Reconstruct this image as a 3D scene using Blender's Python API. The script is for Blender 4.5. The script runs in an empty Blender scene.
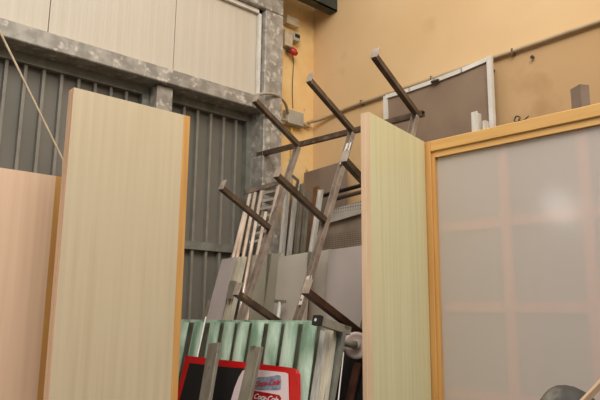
import bpy, bmesh, math, random
from mathutils import Vector, Matrix
random.seed(7)
S = bpy.context.scene
COL = S.collection

# ------------------------------------------------------------------ camera
FPX = 610.0
EYE = Vector((0, 0, 1.5))
PITCH, ROLL, HD = math.atan(113 / 610.0), math.radians(0.6), math.radians(48.5)
_fh = Vector((math.cos(HD), math.sin(HD), 0)); _r = Vector((math.sin(HD), -math.cos(HD), 0)); _z = Vector((0, 0, 1))
FW = _fh * math.cos(PITCH) + _z * math.sin(PITCH)
_u = _r.cross(FW)
RT = _r * math.cos(ROLL) + _u * math.sin(ROLL)
UP = _u * math.cos(ROLL) - _r * math.sin(ROLL)
cam = bpy.data.cameras.new('camera'); co = bpy.data.objects.new('camera', cam); COL.objects.link(co)
cam.sensor_width = 36; cam.lens = 36 * FPX / 600.0; cam.clip_start = 0.05
M = Matrix((RT, UP, -FW)).transposed().to_4x4(); M.translation = EYE
co.matrix_world = M
S.camera = co

# ------------------------------------------------------------------ light
w = bpy.data.worlds.new('world'); S.world = w; w.use_nodes = True
bg = w.node_tree.nodes['Background']
bg.inputs[0].default_value = (1.0, 0.95, 0.88, 1); bg.inputs[1].default_value = 0.72
_wt = w.node_tree; _tc = _wt.nodes.new('ShaderNodeTexCoord'); _sx = _wt.nodes.new('ShaderNodeSeparateXYZ'); _mr = _wt.nodes.new('ShaderNodeMapRange')
_mr.inputs[1].default_value = -0.1; _mr.inputs[2].default_value = 0.9; _mr.inputs[3].default_value = 0.24; _mr.inputs[4].default_value = 1.5   # overcast sky, brighter overhead
_wt.links.new(_tc.outputs['Generated'], _sx.inputs[0]); _wt.links.new(_sx.outputs[2], _mr.inputs[0]); _wt.links.new(_mr.outputs[0], bg.inputs[1])
def area(name, loc, target, size, power, color=(1, 1, 1)):
    l = bpy.data.lights.new(name, 'AREA'); l.shape = 'RECTANGLE'; l.size, l.size_y = size
    l.energy = power; l.color = color
    o = bpy.data.objects.new(name, l); COL.objects.link(o); o.location = loc
    o.rotation_euler = (Vector(target) - Vector(loc)).to_track_quat('-Z', 'Y').to_euler()
    return o
area('added_daylight', (0.6, 0.2, 5.0), (2.4, 2.7, 2.9), (2.4, 2.0), 120, (1.0, 0.96, 0.88))  # area lamp added overhead for soft light from above, no opening built there
S.view_settings.view_transform = 'Standard'; S.view_settings.look = 'None'
S.view_settings.gamma = 1; S.view_settings.use_curve_mapping = False
S.view_settings.exposure = 0.0

# ------------------------------------------------------------------ helpers
def ray(px, py): return FW + RT * ((px - 300) / FPX) + UP * ((200 - py) / FPX)
def onp(px, py, plane):
    p0, n = plane; d = ray(px, py)
    return EYE + d * (n.dot(p0 - EYE) / n.dot(d))
def PX(x): return (Vector((x, 0, 0)), Vector((1, 0, 0)))
def PY(y): return (Vector((0, y, 0)), Vector((0, 1, 0)))
def lean(x, z, deg):      # plane holding the Y direction, leaning towards the right wall
    a = math.radians(deg)
    return (Vector((x, 0, z)), Vector((-math.cos(a), 0, math.sin(a))))
def facing(point, heading, deg):   # upright plane facing a heading, leaning back by deg
    h = math.radians(heading); a = math.radians(deg)
    return (Vector(point), Vector((-math.cos(h) * math.cos(a), -math.sin(h) * math.cos(a), math.sin(a))))

def s2l(c):
    return tuple(((v / 255) / 12.92 if v / 255 <= 0.04045 else ((v / 255 + 0.055) / 1.055) ** 2.4) for v in c)
MATS = {}
def mat(name, c1, c2=None, rough=0.6, metal=0.0, scale=8, stretch=(1, 1, 1), contrast=(0.35, 0.65), bump=0.0,
        c3=None, c3scale=3, c3range=(0.6, 0.7), trans=0.0, spec=0.5, coat=0.0, detail=6):
    m = bpy.data.materials.new(name); m.use_nodes = True; nt = m.node_tree; N = nt.nodes; L = nt.links
    b = N['Principled BSDF']; b.inputs['Roughness'].default_value = rough; b.inputs['Metallic'].default_value = metal
    b.inputs['Specular IOR Level'].default_value = spec; b.inputs['Coat Weight'].default_value = coat
    b.inputs['Transmission Weight'].default_value = trans
    tc = N.new('ShaderNodeTexCoord'); mp = N.new('ShaderNodeMapping'); mp.inputs['Scale'].default_value = stretch
    L.new(tc.outputs['Object'], mp.inputs['Vector'])
    no = N.new('ShaderNodeTexNoise'); no.inputs['Scale'].default_value = scale; no.inputs['Detail'].default_value = detail
    L.new(mp.outputs[0], no.inputs['Vector'])
    mr = N.new('ShaderNodeMapRange'); mr.inputs[1].default_value, mr.inputs[2].default_value = contrast
    L.new(no.outputs['Fac'], mr.inputs[0])
    mx = N.new('ShaderNodeMix'); mx.data_type = 'RGBA'
    mx.inputs[6].default_value = (*s2l(c1), 1); mx.inputs[7].default_value = (*s2l(c2 or c1), 1)
    L.new(mr.outputs[0], mx.inputs[0]); out = mx.outputs[2]
    if c3:
        n2 = N.new('ShaderNodeTexNoise'); n2.inputs['Scale'].default_value = c3scale; n2.inputs['Detail'].default_value = 8
        L.new(tc.outputs['Object'], n2.inputs['Vector'])
        r2 = N.new('ShaderNodeMapRange'); r2.inputs[1].default_value, r2.inputs[2].default_value = c3range
        L.new(n2.outputs['Fac'], r2.inputs[0])
        m2 = N.new('ShaderNodeMix'); m2.data_type = 'RGBA'; m2.inputs[7].default_value = (*s2l(c3), 1)
        L.new(out, m2.inputs[6]); L.new(r2.outputs[0], m2.inputs[0]); out = m2.outputs[2]
    L.new(out, b.inputs['Base Color'])
    if bump:
        bp = N.new('ShaderNodeBump'); bp.inputs['Strength'].default_value = bump; bp.inputs['Distance'].default_value = 0.01
        L.new(no.outputs['Fac'], bp.inputs['Height']); L.new(bp.outputs[0], b.inputs['Normal'])
    MATS[name] = m
    return m

def obj(name, bm, m, parent=None, base=None, **props):
    """link bm (built in world coordinates) as one mesh object; origin at base or at its parent's origin"""
    bmesh.ops.recalc_face_normals(bm, faces=bm.faces)
    if parent is not None: org = Vector(parent['_org'])
    else:
        if base is None:
            xs = [v.co for v in bm.verts]
            lo = Vector((min(v.x for v in xs), min(v.y for v in xs), min(v.z for v in xs)))
            hi = Vector((max(v.x for v in xs), max(v.y for v in xs), max(v.z for v in xs)))
            base = Vector(((lo.x + hi.x) / 2, (lo.y + hi.y) / 2, lo.z))
        org = Vector(base)
    for v in bm.verts: v.co -= org
    me = bpy.data.meshes.new(name); bm.to_mesh(me); bm.free(); me.materials.append(m)
    o = bpy.data.objects.new(name, me); COL.objects.link(o)
    if parent is not None: o.parent = parent
    else: o.location = org
    o['_org'] = tuple(org)
    for k, v in props.items(): o[k] = v
    return o
def struct(name, bm, m, parent=None):
    o = obj(name, bm, m, parent)
    if parent is None: o['kind'] = 'structure'
    return o
def thing(name, label, cat, loc, group=None):
    o = bpy.data.objects.new(name, None); COL.objects.link(o); o.location = loc; o.empty_display_size = 0.1
    o['label'] = label; o['category'] = cat; o['_org'] = tuple(loc)
    if group: o['group'] = group
    return o
def tag(o, label, cat, group=None):
    o['label'] = label; o['category'] = cat
    if group: o['group'] = group
    return o
def box(bm, x0, x1, y0, y1, z0, z1):
    v = [bm.verts.new(p) for p in ((x0, y0, z0), (x1, y0, z0), (x1, y1, z0), (x0, y1, z0), (x0, y0, z1), (x1, y0, z1), (x1, y1, z1), (x0, y1, z1))]
    for f in ((0, 3, 2, 1), (4, 5, 6, 7), (0, 1, 5, 4), (1, 2, 6, 5), (2, 3, 7, 6), (3, 0, 4, 7)): bm.faces.new([v[i] for i in f])
    return bm
def bx(*a): return box(bmesh.new(), *a)
def bev(bm, w=0.003, seg=1):
    bmesh.ops.bevel(bm, geom=bm.edges[:], offset=w, segments=seg, affect='EDGES', profile=0.5); return bm
def prism(bm, pts, ext):
    a = [bm.verts.new(p) for p in pts]; b = [bm.verts.new(Vector(p) + ext) for p in pts]; n = len(pts)
    bm.faces.new(a); bm.faces.new(b[::-1])
    for i in range(n): bm.faces.new((a[i], b[i], b[(i + 1) % n], a[(i + 1) % n]))
    return bm
def bar(bm, p0, p1, w, h, side=Vector((0, 1, 0)), wall=0.0):
    """rectangular bar from p0 to p1; w across 'side', h across the third axis; wall>0 makes an open tube"""
    p0, p1 = Vector(p0), Vector(p1); d = (p1 - p0).normalized()
    s = (side - d * side.dot(d)).normalized(); t = d.cross(s)
    def ring(p, a, b): return [bm.verts.new(p + s * (i * a / 2) + t * (j * b / 2)) for i, j in ((-1, -1), (1, -1), (1, 1), (-1, 1))]
    A, B = ring(p0, w, h), ring(p1, w, h)
    for i in range(4): bm.faces.new((A[i], A[(i + 1) % 4], B[(i + 1) % 4], B[i]))
    if wall:
        C_, D = ring(p0, w - 2 * wall, h - 2 * wall), ring(p1, w - 2 * wall, h - 2 * wall)
        for i in range(4):
            j = (i + 1) % 4
            bm.faces.new((C_[i], D[i], D[j], C_[j])); bm.faces.new((A[i], C_[i], C_[j], A[j])); bm.faces.new((B[i], B[j], D[j], D[i]))
    else:
        bm.faces.new(A[::-1]); bm.faces.new(B)
    return bm
def channel(bm, p0, p1, w, h, side, t=0.003):
    """open U channel from p0 to p1: web w wide across 'side', flanges h deep"""
    p0, p1 = Vector(p0), Vector(p1); d = (p1 - p0).normalized()
    s = (side - d * side.dot(d)).normalized(); u = s.cross(d)
    prof = [(-w / 2, 0), (-w / 2, h), (-w / 2 + t, h), (-w / 2 + t, t), (w / 2 - t, t), (w / 2 - t, h), (w / 2, h), (w / 2, 0)]
    return prism(bm, [p0 + s * a + u * b for a, b in prof], p1 - p0)
def tube(bm, pts, r, n=10, cap=True):
    pts = [Vector(p) for p in pts]; rings = []
    ref = Vector((0.31, 0.17, 0.93)).normalized()
    for i, p in enumerate(pts):
        d = (pts[min(i + 1, len(pts) - 1)] - pts[max(i - 1, 0)]).normalized()
        s = (ref - d * ref.dot(d)).normalized(); t = d.cross(s)
        rings.append([bm.verts.new(p + (s * math.cos(2 * math.pi * k / n) + t * math.sin(2 * math.pi * k / n)) * r) for k in range(n)])
    for a, b in zip(rings, rings[1:]):
        for k in range(n):
            f = bm.faces.new((a[k], a[(k + 1) % n], b[(k + 1) % n], b[k])); f.smooth = True
    if cap: bm.faces.new(rings[0][::-1]); bm.faces.new(rings[-1])
    return bm
def smooth_path(pts, n=8):
    pts = [Vector(p) for p in pts]; P = [pts[0]] + pts + [pts[-1]]; out = []
    for i in range(1, len(P) - 2):
        for k in range(n):
            t = k / n; a, b, c, d = P[i - 1], P[i], P[i + 1], P[i + 2]
            out.append(0.5 * ((2 * b) + (c - a) * t + (2 * a - 5 * b + 4 * c - d) * t * t + (3 * b - a - 3 * c + d) * t ** 3))
    out.append(pts[-1]); return out
def disc(bm, c, axis, prof, n=32):
    """lathe: prof = list of (radius, along axis)"""
    axis = Vector(axis).normalized(); ref = Vector((0, 0, 1)) if abs(axis.z) < 0.9 else Vector((1, 0, 0))
    s = (ref - axis * ref.dot(axis)).normalized(); t = axis.cross(s); c = Vector(c); rings = []
    for r, a in prof:
        rings.append([bm.verts.new(c + axis * a + (s * math.cos(2 * math.pi * k / n) + t * math.sin(2 * math.pi * k / n)) * max(r, 1e-4)) for k in range(n)])
    for a, b in zip(rings, rings[1:]):
        for k in range(n):
            f = bm.faces.new((a[k], a[(k + 1) % n], b[(k + 1) % n], b[k])); f.smooth = True
    bm.faces.new(rings[0][::-1]); bm.faces.new(rings[-1])
    return bm
def floorward(p, q, z=0.01):
    """continue the line p->q down to height z"""
    return p + (q - p) * ((z - p.z) / (q.z - p.z))

# ------------------------------------------------------------------ materials
yellow = mat('ochre_wall', (224, 190, 145), (214, 178, 130), rough=0.85, scale=1.6, contrast=(0.3, 0.7), bump=0.15, c3=(198, 160, 112), c3scale=2.2, c3range=(0.6, 0.75))
yellow2 = mat('ochre_pier', (240, 206, 146), (226, 184, 120), rough=0.85, scale=5, contrast=(0.3, 0.75), bump=0.3, c3=(150, 112, 78), c3scale=9, c3range=(0.63, 0.72))
infill = mat('cream_sandwich_panel', (204, 194, 178), (197, 186, 169), rough=0.5, scale=2, stretch=(14, 1, 0.4), contrast=(0.3, 0.7))
galv = mat('galvanised_steel', (168, 161, 151), (140, 133, 124), rough=0.5, metal=0.1, scale=13, contrast=(0.4, 0.6), c3=(204, 197, 186), c3scale=24, c3range=(0.55, 0.68))
galv_d = mat('weathered_galvanised_steel', (136, 134, 124), (110, 111, 101), rough=0.55, metal=0.1, scale=9, c3=(140, 136, 124), c3scale=20, c3range=(0.58, 0.66))
gatesheet = mat('gate_sheet_paint', (124, 117, 108), (113, 107, 97), rough=0.5, metal=0.0, scale=2.5, contrast=(0.3, 0.7), c3=(112, 108, 97), c3scale=1.3, c3range=(0.45, 0.6))
gatebar = mat('gate_bar_paint', (142, 136, 126), (130, 125, 115), rough=0.5, metal=0.0, scale=12)
concrete = mat('concrete_floor', (98, 92, 84), (78, 73, 67), rough=0.9, scale=4, bump=0.2)
lam = mat('pale_woodgrain_laminate', (212, 195, 165), (198, 180, 149), rough=0.38, scale=1.5, stretch=(26, 26, 0.7), contrast=(0.3, 0.7), c3=(206, 191, 162), c3scale=1.2, c3range=(0.4, 0.7))
lam_g = mat('greenish_woodgrain_laminate', (228, 221, 178), (215, 207, 164), rough=0.38, scale=1.5, stretch=(26, 26, 0.7), contrast=(0.3, 0.7))
lam_p = mat('pinkish_woodgrain_laminate', (236, 202, 172), (225, 190, 160), rough=0.4, scale=1.5, stretch=(24, 24, 0.7), contrast=(0.3, 0.7))
edgeband = mat('pink_edge_band', (226, 192, 160), (214, 178, 146), rough=0.5, scale=3, stretch=(10, 10, 1))
orange = mat('varnished_pine', (216, 166, 98), (196, 142, 78), rough=0.4, scale=2, stretch=(16, 16, 1), contrast=(0.3, 0.7), coat=0.2)
orange_h = mat('varnished_pine_rail', (222, 176, 108), (206, 156, 88), rough=0.4, scale=2, stretch=(16, 1, 16), contrast=(0.3, 0.7), coat=0.2)
darkgreen = mat('dark_green_paint', (58, 66, 56), (40, 44, 38), rough=0.6, scale=5, c3=(90, 84, 66), c3scale=6, c3range=(0.6, 0.7))
rust = mat('rusty_brown_steel', (112, 92, 75), (82, 66, 53), rough=0.4, metal=0.2, scale=11, c3=(146, 116, 90), c3scale=15, c3range=(0.62, 0.72))
rust_r = mat('red_brown_steel', (92, 58, 44), (64, 40, 32), rough=0.5, metal=0.35, scale=11)
upr = mat('worn_upright_steel', (172, 156, 142), (142, 126, 112), rough=0.45, metal=0.2, scale=14, c3=(178, 164, 150), c3scale=18, c3range=(0.58, 0.66))
alu = mat('dull_aluminium', (226, 222, 214), (196, 192, 184), rough=0.38, metal=0.25, scale=6, stretch=(6, 6, 0.8))
alu_b = mat('bright_tube_metal', (244, 226, 208), (204, 178, 158), rough=0.3, metal=0.3, scale=4, stretch=(3, 3, 2))
alu_d = mat('grey_flat_bar_metal', (156, 148, 134), (132, 126, 112), rough=0.5, metal=0.35, scale=10, stretch=(2, 2, 1), c3=(92, 88, 78), c3scale=12, c3range=(0.6, 0.7))
plast = mat('grey_plastic', (176, 168, 152), (162, 154, 138), rough=0.55, scale=10)
plast_w = mat('aged_cream_plastic', (206, 190, 160), (180, 160, 130), rough=0.55, scale=14)
redp = mat('red_plastic', (196, 52, 40), (170, 38, 30), rough=0.4, scale=8)
wheelm = mat('pale_pink_nylon', (206, 186, 180), (190, 168, 162), rough=0.5, scale=8)
black = mat('matt_black', (30, 28, 28), (22, 20, 20), rough=0.5, scale=6)
redf = mat('glossy_red_rim', (206, 20, 24), (190, 14, 18), rough=0.3, scale=5, coat=0.3)
mauve = mat('mauve_board', (194, 180, 174), (184, 170, 164), rough=0.6, scale=3)
greyb = mat('warm_grey_board', (198, 186, 172), (188, 176, 162), rough=0.6, scale=2.5)
greyb2 = mat('beige_grey_board', (188, 180, 160), (176, 168, 148), rough=0.6, scale=2.5)
creamm = mat('cream_channel', (222, 214, 194), (196, 186, 166), rough=0.5, scale=6)
darksheet = mat('brown_grey_sheet', (142, 124, 108), (122, 104, 92), rough=0.6, scale=3, c3=(136, 118, 106), c3scale=4, c3range=(0.55, 0.7))
screenm = mat('taupe_screen_sheet', (146, 122, 100), (130, 108, 90), rough=0.6, scale=4, c3=(140, 120, 104), c3scale=5, c3range=(0.58, 0.75), contrast=(0.3, 0.7))
whitef = mat('white_painted_frame', (228, 222, 212), (210, 202, 192), rough=0.5, scale=9)
rustw = mat('rust_orange_wood', (150, 100, 62), (110, 72, 46), rough=0.8, scale=9)
cable = mat('dark_cable', (70, 62, 54), rough=0.6)
pipe = mat('pale_conduit', (188, 166, 132), (168, 144, 110), rough=0.6, scale=6)
pipe_y = mat('yellow_conduit', (214, 178, 84), (196, 158, 74), rough=0.6, scale=6)
cordm = mat('beige_cord', (206, 186, 160), (190, 168, 142), rough=0.8, scale=40)
stud = mat('pink_pine_stud', (244, 164, 140), (234, 152, 128), rough=0.7, scale=3, stretch=(6, 6, 1))
backing = mat('pale_grey_lining', (146, 136, 140), (136, 127, 133), rough=0.7, scale=1.5)
tarp = mat('dark_tarpaulin', (66, 62, 56), (44, 42, 38), rough=0.65, scale=5, c3=(120, 114, 104), c3scale=9, c3range=(0.5, 0.65), bump=0.3)
palewood = mat('pale_batten', (206, 176, 146), (190, 160, 130), rough=0.7, scale=5, stretch=(4, 4, 1))

# frosted sheet: part clear, part pale glossy film
def frosted():
    m = bpy.data.materials.new('frosted_acrylic'); m.use_nodes = True; nt = m.node_tree; N = nt.nodes; L = nt.links
    b = N['Principled BSDF']; b.inputs['Base Color'].default_value = (*s2l((226, 214, 204)), 1)
    b.inputs['Roughness'].default_value = 0.13; b.inputs['Specular IOR Level'].default_value = 1.0
    t = N.new('ShaderNodeBsdfTransparent'); t.inputs[0].default_value = (0.97, 0.97, 0.98, 1)
    x = N.new('ShaderNodeMixShader'); x.inputs[0].default_value = 0.48
    L.new(t.outputs[0], x.inputs[1]); L.new(b.outputs[0], x.inputs[2]); L.new(x.outputs[0], N['Material Output'].inputs[0])
    return m
frost = frosted()
def green_glass():
    m = bpy.data.materials.new('green_tinted_glass'); m.use_nodes = True; nt = m.node_tree; N = nt.nodes; L = nt.links
    b = N['Principled BSDF']; b.inputs['Roughness'].default_value = 0.22
    b.inputs['Transmission Weight'].default_value = 0.15
    tc = N.new('ShaderNodeTexCoord'); mp = N.new('ShaderNodeMapping'); mp.inputs['Scale'].default_value = (3, 3, 0.8)
    no = N.new('ShaderNodeTexNoise'); no.inputs['Scale'].default_value = 4; no.inputs['Detail'].default_value = 5
    L.new(tc.outputs['Object'], mp.inputs[0]); L.new(mp.outputs[0], no.inputs['Vector'])
    cr = N.new('ShaderNodeValToRGB'); e = cr.color_ramp.elements
    e[0].position = 0.38; e[0].color = (*s2l((146, 180, 154)), 1); e[1].position = 0.6; e[1].color = (*s2l((228, 252, 232)), 1)
    L.new(no.outputs['Fac'], cr.inputs[0]); L.new(cr.outputs[0], b.inputs['Base Color'])
    tr = N.new('ShaderNodeBsdfTransparent'); x = N.new('ShaderNodeMixShader'); x.inputs[0].default_value = 0.85
    L.new(tr.outputs[0], x.inputs[1]); L.new(b.outputs[0], x.inputs[2]); L.new(x.outputs[0], N['Material Output'].inputs[0])
    return m
gglass = green_glass()
def perforated(name, c, sc, thr):
    m = mat(name, c, tuple(int(v * 0.85) for v in c), rough=0.5, metal=0.3, scale=5)
    nt = m.node_tree; N = nt.nodes; L = nt.links
    tc = N.new('ShaderNodeTexCoord'); vo = N.new('ShaderNodeTexVoronoi'); vo.inputs['Scale'].default_value = sc; vo.inputs['Randomness'].default_value = 0
    L.new(tc.outputs['Object'], vo.inputs['Vector'])
    lt = N.new('ShaderNodeMath'); lt.operation = 'GREATER_THAN'; lt.inputs[1].default_value = thr
    L.new(vo.outputs['Distance'], lt.inputs[0])
    mx = N.new('ShaderNodeMix'); mx.data_type = 'RGBA'; mx.inputs[6].default_value = (*s2l((116, 98, 84)), 1)
    src = N['Principled BSDF'].inputs['Base Color'].links[0].from_socket
    L.new(src, mx.inputs[7]); L.new(lt.outputs[0], mx.inputs[0]); L.new(mx.outputs[2], N['Principled BSDF'].inputs['Base Color'])
    return m
meshm = perforated('expanded_metal_mesh', (170, 152, 134), 70, 0.36)
perf = perforated('perforated_pale_metal', (216, 208, 196), 44, 0.3)

# ------------------------------------------------------------------ setting
YG, XW = 3.65, 3.35
nt = yellow.node_tree; tcn = nt.nodes.new('ShaderNodeTexCoord'); sx = nt.nodes.new('ShaderNodeSeparateXYZ')   # wall colour multiplied browner below the pipe line, towards low Y
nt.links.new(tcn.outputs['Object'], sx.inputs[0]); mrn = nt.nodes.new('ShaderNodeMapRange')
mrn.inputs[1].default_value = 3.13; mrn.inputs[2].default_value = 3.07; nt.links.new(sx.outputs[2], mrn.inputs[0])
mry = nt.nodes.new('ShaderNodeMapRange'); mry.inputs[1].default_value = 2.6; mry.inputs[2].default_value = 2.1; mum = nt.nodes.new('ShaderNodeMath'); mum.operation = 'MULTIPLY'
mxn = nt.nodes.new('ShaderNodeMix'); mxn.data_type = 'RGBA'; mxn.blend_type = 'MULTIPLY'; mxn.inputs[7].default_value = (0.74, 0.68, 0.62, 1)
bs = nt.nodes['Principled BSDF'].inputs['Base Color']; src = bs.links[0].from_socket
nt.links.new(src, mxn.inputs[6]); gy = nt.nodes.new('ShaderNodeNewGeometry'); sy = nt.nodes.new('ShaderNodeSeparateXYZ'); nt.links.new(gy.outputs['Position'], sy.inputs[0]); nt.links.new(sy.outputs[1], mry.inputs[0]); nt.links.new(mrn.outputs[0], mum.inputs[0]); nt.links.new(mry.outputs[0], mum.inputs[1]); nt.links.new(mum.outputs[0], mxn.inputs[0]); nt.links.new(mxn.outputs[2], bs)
struct('floor', bx(-14, XW, -14, YG, -0.1, 0), concrete)
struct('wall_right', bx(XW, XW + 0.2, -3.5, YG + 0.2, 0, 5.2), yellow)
# pier of ochre wall right of the steel column
struct('wall_back', bx(2.86, XW, YG - 0.02, YG + 0.18, 0, 5.2), yellow2)
# cream infill wall above the gate, vertical ribs modelled in the sheet
YI = 3.52
bm = bmesh.new()
joints = [onp(49, 20, PY(YI)).x, onp(175, 30, PY(YI)).x]
xa, xb = -3.0, 2.70
zlo, zhi = 3.05, 3.80
pan = [xa, -1.5, joints[0] - 1.12, joints[0], joints[1], xb]
for a, b in zip(pan, pan[1:]):
    n = max(4, int((b - a) / 0.075)); step = (b - a) / n
    prof = [(a + 0.003, YI + 0.05), (a + 0.003, YI + 0.0006)]
    for k in range(n):
        x = a + 0.003 + (step - 0.0008) * k
        prof += [(x + step * 0.45, YI + 0.0006), (x + step * 0.5, YI), (x + step * 0.9, YI)]
        if k < n - 1: prof.append((x + step * 0.96, YI + 0.0006))
    prof += [(b - 0.003, YI), (b - 0.003, YI + 0.05)]
    prism(bm, [(p[0], p[1], zlo) for p in prof], Vector((0, 0, zhi - zlo)))
struct('wall_left', bm, infill)
# galvanised steel frame
def hbeam(z0, z1, y0, y1, x0, x1):
    return bev(bx(x0, x1, y0, y1, z0, z1), 0.006)
tb = struct('trim_1', hbeam(2.985, 3.09, 3.45, 3.66, -3.0, 2.69), galv)
tb.name = 'trim_1'
zin = onp(267.5, 16.5, PY(3.49)).z
struct('trim_2', hbeam(zin + 0.035, 4.02, 3.45, 3.66, -3.0, 2.86), galv)
struct('trim_3', bev(bx(2.685, 2.86, 3.45, 3.66, 0, zin + 0.03), 0.006), galv)
bm = bmesh.new()
box(bm, -3.0, 2.672, 3.49, 3.515, zin, zin + 0.03); box(bm, 2.648, 2.672, 3.49, 3.515, 3.10, zin + 0.03)
struct('trim_4', bm, whitef)
px0, px1 = onp(157, 95, PY(3.5)).x, onp(173, 95, PY(3.5)).x
struct('trim_5', bev(bx(px0, px1, 3.5, 3.66, 0, 2.98), 0.005), galv)
# roof eave beam in the corner
bm = bmesh.new()
box(bm, 2.35, XW, 3.34, 3.42, 3.98, 3.99); box(bm, 2.35, XW, 3.34, 3.35, 3.98, 4.25); box(bm, 2.35, XW, 3.42, 3.43, 3.98, 4.12)
struct('trim_6', bm, darkgreen)
struct('trim_7', bx(-3, XW, 3.22, YG + 0.2, 4.45, 4.6), darkgreen)
# back wall stretch beyond the steel frame, above and left
# gate leaves
def gate_leaf(name, x0, x1, first, step, zr):
    fr = bmesh.new(); zt = 2.985
    xa_, xb_ = x0 + .0501, x1 - .0501
    box(fr, xa_, xb_, 3.60, 3.65, zt - 0.06, zt); box(fr, x0, x0 + 0.05, 3.60, 3.65, 0.02, zt); box(fr, x1 - 0.05, x1, 3.60, 3.65, 0.02, zt)
    box(fr, xa_, xb_, 3.60, 3.65, 0.02, 0.09)
    box(fr, xa_, xb_, 3.608, 3.65, zr - 0.028, zr + 0.028)
    o = struct(name, fr, galv_d)
    obj('door_panel', bx(x0 + 0.01, x1 - 0.01, 3.655, 3.67, 0.02, zt), gatesheet, o)
    x = first
    while x < x1 - 0.06:
        if x > x0 + 0.06:
            obj('door_bar', bx(x - 0.009, x + 0.009, 3.618, 3.653, 0.03, zt - 0.03), gatebar, o)
        x += step
    return o
g0 = onp(7.5, 62, PY(3.61)).x
gate_leaf('door_1', -0.22, px0 - 0.005, g0 - 0.106 * 9, 0.106, 1.93)
g1 = onp(199, 110, PY(3.61)).x
gate_leaf('door_2', px1 + 0.005, 2.69, g1 - 0.112, 0.112, onp(212, 247, PY(3.61)).z)
# plain wall further left on the same side, beside the gate, with two unseen glowing windows added for the acrylic's reflections
struct('wall_front', bx(-3.0, -0.22, 3.6, 3.66, 0, 2.985), infill)
def added_win(n, x0, x1, z0, z1):
    fr = bmesh.new()
    for a in ((x0 - .04, x1 + .04, 3.57, 3.6, z0 - .04, z0), (x0 - .04, x1 + .04, 3.57, 3.6, z1, z1 + .04), (x0 - .04, x0, 3.57, 3.6, z0, z1), (x1, x1 + .04, 3.57, 3.6, z0, z1)): box(fr, *a)
    o = struct('added_window_%d' % n, fr, whitef)
    e = bpy.data.materials.new('added_glow_glass'); e.use_nodes = True; b = e.node_tree.nodes['Principled BSDF']
    b.inputs['Base Color'].default_value = (.8, .8, .8, 1); b.inputs['Emission Color'].default_value = (1, .97, .93, 1); b.inputs['Emission Strength'].default_value = 7.0
    obj('pane', bx(x0, x1, 3.58, 3.595, z0, z1), e, o)
def refl(px, py):      # where the acrylic mirrors this point of the wall beside the gate
    nn = Matrix.Rotation(0.046, 3, 'Z') @ Vector((1, 0, 0)); h = onp(px, py, (Vector((2.615, 1.93, 0)), nn)); d = ray(px, py); d = d - nn * (2 * d.dot(nn)); return h + d * ((3.58 - h.y) / d.y)
for n, (a, b) in enumerate((((463, 172), (491, 187)), ((545, 190), (575, 226)))):
    p, q = refl(*a), refl(*b)
    added_win(n + 1, min(p.x, q.x), max(p.x, q.x), min(p.z, q.z), max(p.z, q.z))

# ------------------------------------------------------------------ large panels
def door_slab(name, label, a, b, z1, thick, face, lip=None, z0=0.0, sideband=None, liplabel='orange pine edge strip'):
    """upright slab whose front face runs from a to b (x, y)"""
    a, b = Vector((*a, 0)), Vector((*b, 0)); d = (b - a).normalized(); n = Vector((-d.y, d.x, 0))
    if n.dot(Vector((1, 1, 0))) < 0: n = -n
    t = thing(name, label, 'panel', (a + b) / 2)
    e = b - d * (lip or 0); Z = Vector((0, 0, z1)); h = z0
    bm = bmesh.new(); prism(bm, [a, e, e + n * thick, a + n * thick], Z - Vector((0, 0, 0)))
    obj('board', bm, face, t)
    if lip: obj('edge_strip', prism(bmesh.new(), [e, b, b + n * thick, e + n * thick], Z), orange, t, label=liplabel)
    if sideband:
        obj('edge_band', prism(bmesh.new(), [a - d * 0.002, a, a + n * thick * 0.44, a - d * 0.002 + n * thick * 0.44], Z), edgeband, t)
        obj('edge_band', prism(bmesh.new(), [a - d * 0.002 + n * thick * 0.54, a + n * thick * 0.54, a + n * thick, a - d * 0.002 + n * thick], Z), edgeband, t)
    return t
door_slab('laminate_panel', 'tall pale woodgrain laminate panel before the barred gate, taller of the two at left',
          (0.884, 2.41), (1.436, 2.41), 2.405, 0.055, lam, lip=0.035, sideband=True)
door_slab('laminate_panel', 'low pinkish woodgrain panel at the left edge, behind the taller pale panel',
          (-0.1, 2.77), (0.992, 2.76), 2.10, 0.05, lam_p, lip=0.03)
door_slab('laminate_panel', 'greenish woodgrain laminate door panel hinged at the frosted partition',
          (1.998, 1.787), (2.575, 1.915), 2.405, 0.045, lam_g, sideband=True)

# frosted partition: frame front at x = 2.60, running along Y
t = thing('frosted_partition', 'orange pine framed partition with frosted acrylic sheet and pink battens behind', 'partition', (2.62, 0.9, 0))
yE, ZT = 1.93, 2.405; XF = 2.585; PHI = 0.046
t.location = (XF, yE, 0); t['_org'] = (XF, yE, 0); t.rotation_euler.z = PHI
obj('stile', bev(bx(XF, XF + 0.09, yE - 0.042, yE, 0, ZT), 0.003), orange, t)
obj('stile', bx(XF + 0.012, XF + 0.09, yE - 0.061, yE - 0.0425, 0, ZT - 0.0585), orange, t)
obj('top_rail', bev(bx(XF, XF + 0.09, 0.0, yE - 0.043, ZT - 0.058, ZT), 0.003), orange_h, t)
obj('top_rail', bx(XF + 0.012, XF + 0.09, 0.0, yE - 0.0615, ZT - 0.09, ZT - 0.0585), orange_h, t)
obj('frosted_sheet', bx(XF + 0.03, XF + 0.034, 0.0, yE - 0.0615, 0, ZT - 0.091), frost, t)
RZ = Matrix.Rotation(PHI, 3, 'Z'); PB0 = Vector((XF, yE, 0))
PP = (PB0 + RZ @ Vector((0.04, 0, 0)), RZ @ Vector((1, 0, 0)))
def loc_(px, py): return RZ.transposed() @ (onp(px, py, PP) - PB0) + PB0
def yat(px, py): return loc_(px, py).y
def zat(px, py): return loc_(px, py).z
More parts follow.
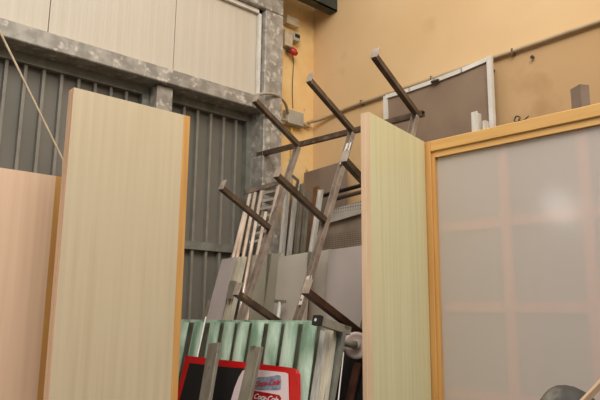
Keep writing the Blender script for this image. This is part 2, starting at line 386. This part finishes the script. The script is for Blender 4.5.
for pxs, pys in ((506.5, 240), (589, 240), (668, 240)):
    y = yat(pxs, pys); obj('batten', bx(XF + 0.04, XF + 0.062, y - 0.024, y + 0.024, 0, ZT - 0.091), stud, t)
    for zz in (zat(502, 178), zat(503, 222), zat(512, 308), zat(516, 352)):
        obj('screw', disc(bmesh.new(), (XF + 0.0395, y, zz), (-1, 0, 0), [(0.005, 0), (0.005, 0.001), (0.003, 0.002)], 10), cable, t)
ys = [yE - 0.08] + [yat(*p) for p in ((506.5, 240), (589, 240), (668, 240))]
for pp in ((470, 225), (470, 307), (470, 395)):
    z = zat(*pp)
    for a, b in zip(ys, ys[1:]):
        a2 = a - (0.025 if a < yE - 0.09 else 0); obj('batten', bx(XF + 0.0405, XF + 0.0615, b + 0.025, a2, z - 0.024, z + 0.024), stud, t)
obj('back_sheet', bx(XF + 0.066, XF + 0.075, 0.0, yE - 0.058, 0, ZT - 0.091), backing, t)

# ------------------------------------------------------------------ steel rack: 3 leaning uprights, 3 rows of arms
K = 0.9
TH, PH, AL = 0.377, 0.418, 0.549 * K
YAW, YAW2 = 0.115, 0.043
ZTOP = 1.5 + (2.748 - 1.5) * K
U = Vector((math.sin(TH), 0, math.cos(TH)))
A = Vector((-math.cos(PH) * math.cos(YAW), -math.cos(PH) * math.sin(YAW), math.sin(PH)))
Q = Vector((3.0 * K, 2.8 * K, ZTOP)); R2 = Matrix.Rotation(YAW2, 3, 'Z')
def rk(v): return Q + R2 @ (v - Q)
rack = thing('steel_rack', 'leaning cantilever rack of three steel uprights with rusty arms pointing up-left', 'rack', (1.7, 2.5, 0))
ysr = [3.373 * K, 2.83 * K, 2.294 * K]
Yd = R2 @ Vector((0, 1, 0)); Ad = R2 @ A; Ud = R2 @ U
for i, y in enumerate(ysr):
    top = rk(Vector((3.0 * K, y, ZTOP)))
    foot = top - Ud * (top.z / Ud.z)
    obj('upright', channel(bmesh.new(), top - Ud * 0.02, foot, 0.040, 0.03, Yd, 0.004), upr, rack)
    for j, s in enumerate((0, 0.721 * K, 1.473 * K)):
        a = top - Ud * s; tip = a + Ad * AL; n_ = Ad
        if (i, j) == (0, 2): continue
        m_ = rust_r if (i, j) == (2, 2) else rust
        arm = obj('arm', bar(bmesh.new(), a + Ad * 0.02, tip, 0.032, 0.03, Yd, 0.003), m_, rack)
        obj('end_plate', bev(bar(bmesh.new(), tip + Ad * 0.001 + Ud * 0.022, tip + Ad * 0.005 + Ud * 0.022, 0.042, 0.066, Yd), 0.0008), upr, arm)
cbL = onp(258, 155, PX(2.70)); cbR = rk(Vector((3.0 * K, ysr[2] - 0.04, ZTOP)))
obj('crossbar', bar(bmesh.new(), cbL, cbR, 0.032, 0.032, Vector((1, 0, 0)), 0.003), rust, rack)

NR = Yd.cross(Ud).normalized()
if NR.x > 0: NR = -NR
RKP = (rk(Vector((3.0 * K, ysr[1], ZTOP))) + NR * 0.02, NR)
def rack_plate(p, q, wd, holes):
    p, q = onp(*p, RKP), onp(*q, RKP)
    pl = obj('bracket_plate', bev(bar(bmesh.new(), p, q, wd, 0.006, Yd), .001), whitef, rack, label='pale bracket plate')
    for f in holes:
        c = p.lerp(q, f) + NR * 0.0035
        obj('bolt_hole', disc(bmesh.new(), c, NR, [(.006, 0), (.006, .001)], 12), black, pl)
rack_plate((349, 143), (342.5, 164), .04, (.35, .85))
rack_plate((309, 276), (307, 286), .045, (.5,))
rack_plate((302.5, 295), (300.5, 305), .045, (.5,))
# ------------------------------------------------------------------ wall fittings
# industrial socket on the pier
YP = YG - 0.02
def py_(px, py, y=YP - 0.05): return onp(px, py, PY(y))
t = thing('wall_socket', 'aged cream wall socket unit with red plug on the ochre pier', 'socket', py_(291, 52, YP))
a, b = py_(286.5, 14.5), py_(298.5, 28)
obj('cover', bev(bx(a.x, b.x, YP - 0.06, YP, b.z, a.z), 0.008, 2), plast_w, t)
a2, b2 = py_(285.5, 28.2), py_(299, 50)
bm = bx(a2.x, a2.x + (b2.x - a2.x) * .55, YP - 0.05, YP, b2.z, a2.z); bev(bm, 0.005)
obj('housing', bm, plast_w, t)
bm = bx(a2.x + (b2.x - a2.x) * .56, b2.x, YP - 0.065, YP, a2.z - (a2.z - b2.z) * .55, a2.z - 0.01); bev(bm, 0.004)
obj('switch_box', bm, plast, t)
obj('dark_opening', bev(bx(a2.x + (b2.x - a2.x) * .6, b2.x - .008, YP - 0.07, YP - 0.0652, a2.z - 0.05, a2.z - 0.022), 0.001), black, t)
c = py_(291.5, 49)
obj('red_plug', disc(bmesh.new(), Vector((c.x, YP - 0.035, c.z)), (0.25, -0.7, -0.65), [(0.022, 0), (0.03, 0.015), (0.03, 0.05), (0.022, 0.055), (0.02, 0.075)], 20), redp, t)
obj('plug_rim', disc(bmesh.new(), Vector((c.x - .02, YP - 0.03, c.z - 0.0)), (-0.3, -0.6, -0.6), [(0.02, 0), (0.024, 0.02), (0.024, 0.03)], 16), cable, t)
bm = tube(bmesh.new(), smooth_path([py_(292, 52, YP - .01), py_(293.5, 62, YP - .01), py_(292.6, 80, YP - .01), py_(292.4, 92, YP - .01), py_(293, 108, YP - .01)]), 0.0035, 8)
tag(obj('cable', bm, cable), 'thin dark cable hanging from the wall socket to the grey junction box', 'cable')
# junction box
t = thing('junction_box', 'square grey junction box at the corner beside the steel column', 'junction box', py_(295, 126, YP))
a, b = py_(286.5, 108.5), py_(303, 128)
obj('box', bev(bx(a.x, b.x, YP - 0.055, YP, b.z, a.z), 0.004), plast, t)
obj('lid', bev(bx(a.x + .004, b.x - .004, YP - 0.066, YP - 0.0555, b.z + .004, a.z - .004), 0.004), plast, t)
# conduit on the right wall
zc = 3.10
pts = [(b.x + 0.002, YP - 0.03, b.z + 0.05), (b.x + 0.08, YP - 0.03, b.z + 0.035), (XW - 0.09, YP - 0.04, zc - .05), (XW - 0.035, YP - 0.14, zc - .03), (XW - 0.02, YP - 0.35, zc - .01), (XW - 0.02, 3.0, zc), (XW - 0.02, 1.5, zc + 0.01), (XW - 0.02, -1.5, zc + .03)]
t = thing('wall_conduit', 'long pale conduit pipe clipped along the ochre right wall', 'pipe', (XW - 0.02, 2.0, zc))
obj('pipe', tube(bmesh.new(), smooth_path(pts), 0.014, 10), pipe, t)
for q in ((361.7, 105), (432, 80), (513, 51)):
    y = onp(*q, PX(XW - 0.02)).y
    obj('clip', bev(bx(XW - 0.038, XW, y - 0.005, y + 0.005, zc - 0.018, zc + 0.022), 0.001), rust, t)
tag(obj('conduit', tube(bmesh.new(), [py_(291.5, 128, YP - .02), py_(291.5, 150, YP - .02), py_(291, 210, YP - .02)], 0.010, 10), pipe_y), 'short yellow conduit running down below the junction box', 'pipe')
lp = [(288, 113), (285, 103), (278, 96), (268, 93.5), (258, 95), (255, 101), (260, 110), (270, 116), (280, 119), (287, 121)]
tag(obj('hose', tube(bmesh.new(), smooth_path([py_(x, y, YP - 0.06 - 0.19 * math.sin(math.pi * min(1, max(0, (i) / 9)))) for i, (x, y) in enumerate(lp)]), 0.011, 10), plast), 'looped grey hose arching from the junction box across the steel column', 'hose')
for (x, y, lb) in ((533, 57, 'dark nail in the right wall just below the conduit, above the knot of wire'), (493.5, 70.5, 'dark nail in the right wall beside the upper right corner of the white screen frame')):
    q = onp(x, y, PX(XW - .01))
    tag(obj('nail', disc(bmesh.new(), (XW, q.y, q.z), (-1, 0, -.2), [(.006, -.005), (.006, .02), (.012, .021), (.012, .024)], 10), cable), lb, 'nail')
# cord across the gate
c0, c1 = onp(1, 34, PY(3.40)), onp(63, 160, PY(3.40))
top = c0 + (c0 - c1) * 0.45
tag(obj('cord', tube(bmesh.new(), [top, c0, c1, Vector((c1.x + .16, 3.40, 0.01))], 0.0065, 8), cordm), 'taut beige cord slanting down before the gate bars', 'cord')

# ------------------------------------------------------------------ things behind the partition
PS = (Vector((3.26, 0, 2.7)), Vector((1, 0, 0)))
t = thing('framed_screen', 'taupe screen with bowed white frame leaning on the right wall', 'screen', (3.26, 2.4, 0))
tp = [(387, 97), (410, 90.3), (435, 81.5), (462, 71), (491, 58.5)]
T3 = [onp(*p, PS) for p in tp]
bl, br = Vector((3.26, T3[0].y, 0.02)), Vector((3.26, T3[-1].y + .01, 0.02))
bm = prism(bmesh.new(), [bl] + T3 + [br], Vector((0.02, 0, 0)))
obj('screen_sheet', bm, screenm, t)
fr = bmesh.new()
for p, q in zip(T3, T3[1:]): bar(fr, p, q + (q - p) * 0.03, 0.028, 0.028, Vector((0, 0, 1)))
obj('top_frame', fr, whitef, t)
obj('side_frame', bar(bmesh.new(), T3[0] - Vector((.016, 0, 0)), bl - Vector((.016, 0, 0)), 0.024, 0.028), whitef, t)
obj('side_frame', bar(bmesh.new(), T3[-1] - Vector((.016, 0, 0)), br - Vector((.016, 0, 0)), 0.03, 0.028), whitef, t)
q = onp(435, 81, PX(3.235)); obj('latch', bev(bx(3.225, 3.245, q.y - .03, q.y + .03, q.z - .008, q.z + .008), .003), cable, t)
# rusty box post
q = onp(578, 90, PX(2.95))
tag(obj('box_post', bar(bmesh.new(), (2.97, q.y, 0), (2.97, q.y, q.z + .02), 0.075, 0.05, Vector((0.55, 1, 0)), 0.005), darksheet), 'grey-brown square steel post poking up behind the partition top at far right', 'post')
# galvanised bracket on the partition top
q = onp(476, 128, PX(2.64)); zt = ZT
h1 = onp(476, 112, PX(2.64)).z
t = thing('metal_bracket', 'small galvanised angle bracket standing on top of the partition frame', 'bracket', (2.64, q.y, zt))
obj('tall_plate', bev(bx(2.628, 2.632, q.y - .018, q.y + .018, zt, h1), .0008), alu, t)
obj('side_plate', bx(2.633, 2.66, q.y - .021, q.y - .018, zt, h1 - .01), alu, t)
obj('short_plate', bx(2.64, 2.67, q.y - .055, q.y - .038, zt, h1 - .055), alu, t)
y0, y1 = onp(436, 132, PX(2.66)).y, onp(519, 118, PX(2.66)).y
tag(obj('lath', bx(2.676, 2.70, y1, y0 - .01, ZT - 0.02, ZT + .018), whitef), 'thin white lath lying along the back of the partition top', 'lath')
q = onp(517, 118, PX(2.63)); c = Vector((2.63, q.y, ZT + .016))
bm = bmesh.new()
tube(bm, [c + Vector((0.004 * math.sin(3 * a), 0.014 * math.cos(a), 0.013 * math.sin(a) + .003)) for a in [k * 0.35 for k in range(30)]], 0.004, 6)
tube(bm, smooth_path([c + Vector((0, -.012, -.008)), c + Vector((0, -.035, -.01)), c + Vector((0, -.06, .004))]), 0.003, 6)
tag(obj('wire_knot', bm, cable), 'small knot of dark wire on the partition top rail', 'wire')

# ------------------------------------------------------------------ the pile in the corner
def slab(name, label, cat, plane, tl, tr, bl_, br_, thick, m, zb=0.01, group=None, parent=None):
    a, b, c_, d = (onp(*p, plane) for p in (tl, tr, br_, bl_))
    c_ = floorward(b, c_, zb); d = floorward(a, d, zb)
    n = plane[1].normalized() * -thick
    o = obj(name, prism(bmesh.new(), [a, b, c_, d], n), m, parent)
    if parent is None: tag(o, label, cat, group)
    return o
PB = lean(2.56, 1.9, 8)
PB2 = lean(2.62, 1.9, 8); PB3 = lean(2.68, 1.9, 8)
slab('board', 'narrow mauve board leaning at the left end of the board pile', 'board', lean(2.25, 1.9, 10), (222, 259.5), (235, 257), (206, 318), (220.5, 318), 0.012, mauve)
bb = thing('channel_strips', 'cream ribbed channel strip leaning right of the mauve board', 'channel', (2.1, 3.1, 0))
for k in range(3):
    x = 235.5 + k * 4.3
    a, b_ = onp(x + 1.8, 257.5 - k * .3, lean(2.29, 1.9, 10)), onp(x - 11.5, 318, lean(2.29, 1.9, 10))
    obj('channel', channel(bmesh.new(), a, floorward(a, b_), 0.026, 0.016, Vector((0, 1, 0)), .003), creamm, bb)
q0, q1 = onp(233.5, 281, lean(2.26, 1.9, 10)), onp(230, 299, lean(2.26, 1.9, 10))
obj('clamp_block', bar(bmesh.new(), q0, q1, 0.045, 0.02, Vector((0, 1, 0))), alu_d, bb)
slab('board', 'beige board leaning just right of the cream ribbed channels', 'board', PB2, (248.5, 256), (272, 253), (238, 320), (262, 320), 0.015, greyb2)
slab('board', 'greenish beige board half hidden behind the grey board with the metal edge', 'board', PB2, (267.5, 254), (281, 253), (262.5, 320), (276, 320), 0.03, greyb2)
t = thing('board', 'warm grey board with metal channel on its right edge', 'board', (2.3, 2.9, 0))
slab('panel', '', '', PB, (279, 257), (309, 252), (272.5, 320), (304.5, 320), 0.02, greyb, parent=t)
a, b_ = onp(310.2, 252, PB), onp(308.6, 279, PB)
obj('edge_channel', bar(bmesh.new(), a, b_, 0.012, 0.03, Vector((0, 1, 0))), galv_d, t)
slab('board', 'shaded grey board between the two larger grey boards', 'board', PB3, (312, 252), (331, 249), (308, 325), (329, 325), 0.012, greyb)
slab('board', 'largest warm grey board leaning below the expanded mesh', 'board', PB2, (328.5, 250), (372, 244), (325, 325), (372, 325), 0.02, mauve)
# T foot
PT = lean(2.50, 1.9, 8)
t = thing('t_handle', 'small metal T-shaped handle standing before the grey boards', 'handle', (2.2, 2.9, 0))
a, b_ = onp(275, 301, PT), onp(285.5, 301.5, PT)
obj('crosspiece', bev(bar(bmesh.new(), a, b_, 0.02, 0.02, Vector((1, 0, 0))), .003), alu_d, t)
p, q = onp(280.5, 302, PT), onp(277.5, 320, PT)
obj('stem', tube(bmesh.new(), [p, floorward(p, q)], 0.013, 12), alu, t)
# small L rod near left
p, q = onp(209.5, 300, lean(2.05, 1.9, 8)), onp(204.5, 320, lean(2.05, 1.9, 8))
tag(obj('rod', bar(bmesh.new(), p, floorward(p, q), 0.025, 0.006), alu_d), 'short flat metal rod leaning against the gate, left of the mauve board', 'rod')

# tubular frame (ladder-like)
PL = facing((2.62, 3.48, 2.2), 55, 6)
lad = thing('tube_frame', 'ladder-like frame of bright metal tubes leaning beside the gate', 'frame', (2.5, 3.4, 0))
for (t0, t1) in (((244.5, 212), (233, 258)), ((250, 194), (237, 258)), ((255.5, 192.5), (243, 258)), ((261.5, 191), (249.5, 258)), ((266, 212), (256.5, 258)), ((279, 184), (266, 240))):
    p, q = onp(*t0, PL), onp(*t1, PL)
    obj('tube', tube(bmesh.new(), [p, floorward(p, q, 0.015)], 0.0125, 12), alu_b, lad)
p, q = onp(245, 192.5, PL), onp(285, 181, PL)
obj('top_rail', bar(bmesh.new(), p, q, 0.03, 0.03, Vector((0, 0, 1))), rust, lad)
for k in range(7):
    yy = 190 + k * 8.2; sx = -k * 2.2
    p, q = onp(262 + sx, yy + 3.5, PL), onp(277.5 + sx, yy, PL)
    obj('rung', bar(bmesh.new(), p + FW * .01, q + FW * .01, 0.018, 0.012, Vector((0, 0, 1))), alu_d, lad)
# leaning aluminium profiles between the first two uprights
PA = lean(2.88, 2.2, 6)
prof = [((289.5, 176), (283, 250), .05, alu, 'pale wide aluminium profile with a kinked top end leaning just behind the first rack upright'),
        ((297.5, 186), (290.5, 250), .035, alu, 'slim pale aluminium profile, second in the row behind the rack'),
        ((303, 184), (297.5, 250), .03, alu_d, 'thin grey aluminium profile, in the middle of the row behind the rack'),
        ((309, 192), (304, 250), .03, alu_d, 'dull grey profile just left of the rusty plank'),
        ((322, 190), (312.5, 252), .04, alu, 'pale aluminium profile leaning just right of the rusty plank')]
for i, (a, b, wd, m_, lb) in enumerate(prof):
    pl = lean(2.88 - .012 * i, 2.2, 6)
    p, q = onp(*a, pl), onp(*b, pl)
    tag(obj('metal_profile', channel(bmesh.new(), p, floorward(p, q), wd, 0.02, Vector((0, 1, 0)), .004), m_), lb, 'profile', 'profiles leaning behind the rack')
p, q = onp(316.5, 187, lean(2.95, 2.2, 6)), onp(311, 250, lean(2.95, 2.2, 6))
tag(obj('plank', bar(bmesh.new(), p, floorward(p, q), 0.045, 0.02), rustw), 'rust-orange wooden plank among the leaning aluminium profiles', 'plank')
# fittings tangled at the profile tops
for (x, y, l, m_, lb) in ((295.5, 180, 14, alu_d, 'small bent grey bracket hooked on the tops of the leaning profiles'),):
    p = onp(x, y, lean(2.84, 2.2, 6)); bm = bmesh.new()
    bar(bm, p + Vector((0, .04, .04)), p + Vector((0, -.03, -.01)), .02, .012); bar(bm, p + Vector((0, -.03, -.01)), p + Vector((0, .0, -.08)), .02, .012)
    tag(obj('clamp', bm, m_), lb, 'bracket')
# dark sheet leaning on right wall
PD = lean(3.22, 2.4, 3)
slab('metal_sheet', 'brownish grey metal sheet leaning on the ochre wall behind the rack', 'sheet', PD, (304, 173), (347, 160), (304, 230), (347, 230), 0.006, darksheet)
slab('board', 'dark brown-grey board showing between the aluminium profiles', 'board', lean(3.05, 2.2, 5), (284, 200), (333, 196), (276, 262), (331, 262), 0.01, darksheet)
# pipes, perforated strip, mesh
PM = lean(2.92, 2.1, 4)
for k, (a, b) in enumerate((((322, 196), (372, 182.5)), ((330, 200.5), (372, 189)))):
    p, q = onp(*a, PM), onp(*b, PM)
    tag(obj('steel_pipe', tube(bmesh.new(), [p, q + (q - p) * .2], 0.014, 12), rust if k else black),
        ('upper black' if not k else 'lower rusty brown') + ' steel pipe lying level above the perforated strip', 'pipe', 'pipes above the perforated strip')
a = [onp(*p, PM) for p in ((327, 211), (376, 196.5), (376, 209), (327, 223.5))]
tag(obj('perforated_strip', prism(bmesh.new(), a, Vector((.012, 0, 0))), perf), 'pale perforated metal strip lying above the expanded mesh', 'strip')
slab('mesh_panel', 'sheet of brown-grey expanded metal mesh leaning under the perforated strip', 'mesh', lean(2.95, 2.1, 4), (322, 222), (378, 208), (318, 290), (378, 290), 0.01, meshm)

# louvre of green translucent slats
PSL = lean(1.84, 1.45, 9)
sl = thing('slat_frame', 'frame of upright translucent green slats leaning in the pile', 'frame', (1.8, 2.7, 0))
tops = [184, 198.5, 215, 229.5, 243.5, 258, 275, 291.5, 310]
Ul = Vector((math.sin(math.radians(9)), 0, math.cos(math.radians(9))))
for x in tops:
    p = onp(x, 322, PSL); wd = 0.088; n = PSL[1]
    prof_ = [(math.sin(a) * wd / 2 / math.sin(.9), (math.cos(a) - math.cos(.9)) * wd * .35) for a in [-.9 + .3 * k for k in range(7)]]
    f_ = p - Ul * (p.z / Ul.z - 0.03) - Vector((0, -.03, 0))
    ring = [p + Vector((0, 1, 0)) * u_ + n * v_ for u_, v_ in prof_] + [p + Vector((0, 1, 0)) * u_ + n * (v_ - .006) for u_, v_ in prof_[::-1]]
    obj('slat', prism(bmesh.new(), ring, f_ - p), gglass, sl)
a, b_ = onp(176, 320, PSL), onp(312, 321.3, PSL)
obj('top_rail', bar(bmesh.new(), a - n * .03, b_ - n * .03, .016, .02, Vector((0, 0, 1))), gglass, sl)
obj('back_sheet', prism(bmesh.new(), [v - n * .055 for v in (a, b_, floorward(b_, b_ - Ul), floorward(a, a - Ul))], -n * .01), alu_d, sl)
a, b_ = onp(213, 318, PSL), onp(203, 365, PSL)
tag(obj('thin_rod', tube(bmesh.new(), [a + n * .045, floorward(a, b_) + n * .045], 0.004, 8), whitef), 'thin pale rod leaning across the green slats at left', 'rod')
# box tube with black cap
t = thing('box_tube', 'short grey box tube with black end cap above the green slats', 'tube', (1.9, 2.1, 1.4))
p = onp(317.5, 320.5, PX(1.79)); q = p + Vector((0.42, 0.02, -0.075))
q = onp(348, 331, PX(p.x + 0.17))
obj('tube', bar(bmesh.new(), p, q, 0.04, 0.034, Vector((0, 1, 0)), .003), alu_d, t)
d = (q - p).normalized(); cp = obj('end_cap', bar(bmesh.new(), p - d * .01, p + d * .01, 0.046, 0.042, Vector((0, 1, 0))), black, t)
obj('cap_screw', disc(bmesh.new(), p - d * .0105, -d, [(.007, 0), (.007, .002)], 10), whitef, t)
# wheel
t = thing('nylon_wheel', 'pale nylon wheel on a metal shaft beside the greenish door panel', 'wheel', (1.95, 1.95, 1.2))
c = onp(356.5, 345.5, PX(2.06)); ax = Vector((-0.72, -0.62, 0.1)).normalized()
obj('rim', disc(bmesh.new(), c, ax, [(0.01, -.016), (0.052, -.016), (0.06, -.01), (0.06, .006), (0.055, .012), (0.045, .010), (0.035, .004), (0.02, .004)], 40), wheelm, t)
obj('hub', disc(bmesh.new(), c + ax * .004, ax, [(0.02, 0), (0.018, .014), (0.008, .016)], 20), alu, t)
s0 = onp(338, 341, PX(1.96))
obj('shaft', tube(bmesh.new(), [c + ax * .03, s0], 0.017, 14), alu_d, t)
obj('axle_bolt', disc(bmesh.new(), c + ax * .02, ax, [(0.009, 0), (0.009, .012)], 6), alu, t)
# upright profiles below
PR = lean(1.90, 1.4, 9)
for i, (a, b, wd, m_, lb) in enumerate((((326.5, 331), (316, 400), .035, alu, 'pale grey metal profile right of the last green slat'),
        ((334.5, 329), (325, 400), .04, creamm, 'cream metal profile under the box tube'),
        ((343, 331), (331, 400), .045, galv_d, 'dark metal profile under the wheel shaft'))):
    pl = lean(1.90 + .012 * i, 1.4, 13); p, q = onp(*a, pl), onp(*b, pl)
    o = obj('metal_profile', channel(bmesh.new(), p, floorward(p, q), wd, 0.02, Vector((0, 1, 0)), .003), m_)
    tag(o, lb, 'profile')
def leaning_strip(name, y0, y1, x, z, ztop, deg, th, m, label, cat):
    k = math.tan(math.radians(deg)); xb, xt = x - k * z, x + k * (ztop - z)
    o = obj(name, prism(bmesh.new(), [(xb, y0, 0.01), (xb, y1, 0.01), (xt, y1, ztop), (xt, y0, ztop)], Vector((th, 0, 0))), m); tag(o, label, cat)
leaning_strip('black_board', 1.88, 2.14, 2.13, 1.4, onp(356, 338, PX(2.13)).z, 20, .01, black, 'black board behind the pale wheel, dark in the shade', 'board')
leaning_strip('plank', 1.90, 1.94, 2.09, 1.4, onp(358, 362, PX(2.08)).z, 20, .012, rust_r, 'dark rusty brown plank leaning under the wheel beside the door panel', 'plank')
p, q = onp(343.5, 352, lean(1.93, 1.4, 8)), onp(338.5, 398, lean(1.93, 1.4, 8))
tag(obj('thin_rod', tube(bmesh.new(), [p, floorward(p, q)], .003, 6), whitef), 'thin pale rod in the dark gap under the wheel', 'rod')

# red rimmed board with cans printed on white oval
PRB = lean(1.74, 1.25, 10)
t = thing('red_rimmed_board', 'black board with wide red rim and printed drink cans behind two grey bars', 'sign', (1.6, 2.5, 0))
nb = PRB[1]
def rb(px, py, off=0): return onp(px, py, PRB) + nb * off

def rpoly(pts, off, th): return prism(bmesh.new(), [rb(x, y, off) for x, y in pts], -nb * th)
def down(x0, y0, x1, y1, Y=470):
    return (x0 + (x1 - x0) * (Y - y0) / (y1 - y0), Y)
TLo, TRo = (185.5, 355.5), (290.5, 367.6)
lo_, lo2 = down(185.5, 355.5, 178.5, 388), down(297, 374, 297, 400)
outer = [TLo, (215, 359), (255, 363.2), TRo, (295.3, 369.5), (297, 374), lo2, lo_]
obj('rim', rpoly(outer, 0, .02), redf, t)
inL, inR = down(190, 363, 180, 400, 460), down(289.5, 375, 290, 400, 460)
obj('black_face', rpoly([(190, 363), (219, 366.2), (246, 368.6), (246, 460), inL], .0035, .003), black, t)
ov = [(289, 374), (286, 372.6), (257, 369.6), (247.5, 368.9), (243.5, 371), (239.5, 378), (235.5, 388), (232, 400), (230, 415), (230, 440), (235, 460), inR]
obj('white_oval', rpoly(ov, .006, .002), mat('pinkish_white_print', (226, 206, 208), rough=0.3), t)
can1 = [(254, 377.6), (268, 377), (279.5, 375.2), (282, 376), (282.5, 382), (281.8, 389), (279, 390), (254, 389.4)]
silver = mat('silver_blue_print', (150, 160, 176), (110, 118, 140), rough=0.3, scale=60)
cred = mat('can_red_print', (176, 24, 34), (150, 16, 26), rough=0.3, scale=40)
tred = mat('lettering_red', (206, 30, 42), rough=0.3); twhite = mat('lettering_white', (240, 226, 226), rough=0.3)
k1 = obj('printed_can', rpoly(can1, .008, .0015), silver, t, label='silver drink can print')
can2 = [(253, 390.5), (268, 392.8), (280.5, 395.2), (282.3, 398), (281, 410), (278, 411.5), (252, 407)]
k2 = obj('printed_can', rpoly(can2, .008, .0015), cred, t, label='red drink can print')
def writing(body, m, parent, p_left, p_right, size_px, bold=0.0, shear=0.35):
    """letters laid on the board from p_left to p_right (pixels of the board's own surface)"""
    cu = bpy.data.curves.new('t', 'FONT'); cu.body = body; cu.shear = shear; cu.offset = bold; cu.extrude = 0
    o = bpy.data.objects.new('t', cu); COL.objects.link(o)
    dg = bpy.context.evaluated_depsgraph_get(); me = bpy.data.meshes.new_from_object(o.evaluated_get(dg))
    bm = bmesh.new(); bm.from_mesh(me); bpy.data.objects.remove(o); bpy.data.meshes.remove(me)
    xs = [v.co.x for v in bm.verts]; x0, x1 = min(xs), max(xs)
    a, b = rb(*p_left, .0092), rb(*p_right, .0092); ex = (b - a) / (x1 - x0)
    up = (rb(p_left[0] + 1.2, p_left[1] - size_px, .0092) - a) / 0.75
    for v in bm.verts: v.co = a + ex * (v.co.x - x0) + up * v.co.y
    return obj('lettering', bm, m, parent)
writing('Coca-Cola', tred, k1, (256, 386.6), (281, 384.6), 5.5, .02)
writing('Coca-Cola', twhite, k2, (255.5, 398.6), (279.5, 402.6), 5.5, .02)
# two grey bars before it
PF = lean(1.66, 1.25, 12)
for (a, b, wd, lb) in (((215, 343), (205.5, 400), .085, 'left of the two grey metal bars leaning before the red rimmed board'),
                       ((257, 346), (245, 400), .078, 'right of the two grey metal bars, crossing the white print of the red board')):
    p, q = onp(*a, PF), onp(*b, PF)
    tag(obj('metal_bar', bev(bar(bmesh.new(), p, floorward(p, q), wd, 0.02), .003), alu_d), lb, 'bar', 'grey bars before the red board')

# ------------------------------------------------------------------ foreground, bottom right
c = onp(566, 400, (Vector((2.2, 0.95, 0)), Vector((math.cos(.5), math.sin(.5), 0))))
top = onp(566, 385, (Vector((2.2, 0.95, 0)), Vector((math.cos(.5), math.sin(.5), 0)))).z
bm = bmesh.new(); R_ = .102; n = 40; rows = []
hs = [0, .25, .5, .75, .92, .97, .99, 1.0]
from mathutils import noise
for j in range(26):
    h = j / 25.0
    if h < .8: r_ = R_; z = h / .8 * (top - .10)
    else:
        a = (h - .8) / .2 * math.pi / 2; r_ = R_ * math.cos(a); z = top - .10 + .10 * math.sin(a)
    rows.append([])
    for k in range(n):
        th = 2 * math.pi * k / n
        rr = max(r_, .002) * (1 + (.05 + .07 * (h < .8)) * math.sin(3 * th + 4 * z) + .16 * noise.noise(Vector((math.cos(th) * 2, math.sin(th) * 2, z * 22))))
        rows[-1].append(bm.verts.new((c.x + rr * math.cos(th), c.y + rr * math.sin(th), z)))
for a, b in zip(rows, rows[1:]):
    for k in range(n):
        f = bm.faces.new((a[k], a[(k + 1) % n], b[(k + 1) % n], b[k])); f.smooth = True
bm.faces.new(rows[0][::-1]); bm.faces.new(rows[-1])
tag(obj('tarp_bundle', bm, tarp), 'dark crumpled tarpaulin bundle rising in front of the frosted partition', 'bundle')
PW = (Vector((1.9, 0.80, 0)), Vector((.85, .53, 0)))
p, q = onp(612, 372, PW), onp(588, 397, PW)
tag(obj('batten', bar(bmesh.new(), p, floorward(p, q), .014, .016, FW), palewood), 'pale wooden batten slanting beside the dark bundle at the right edge', 'batten')
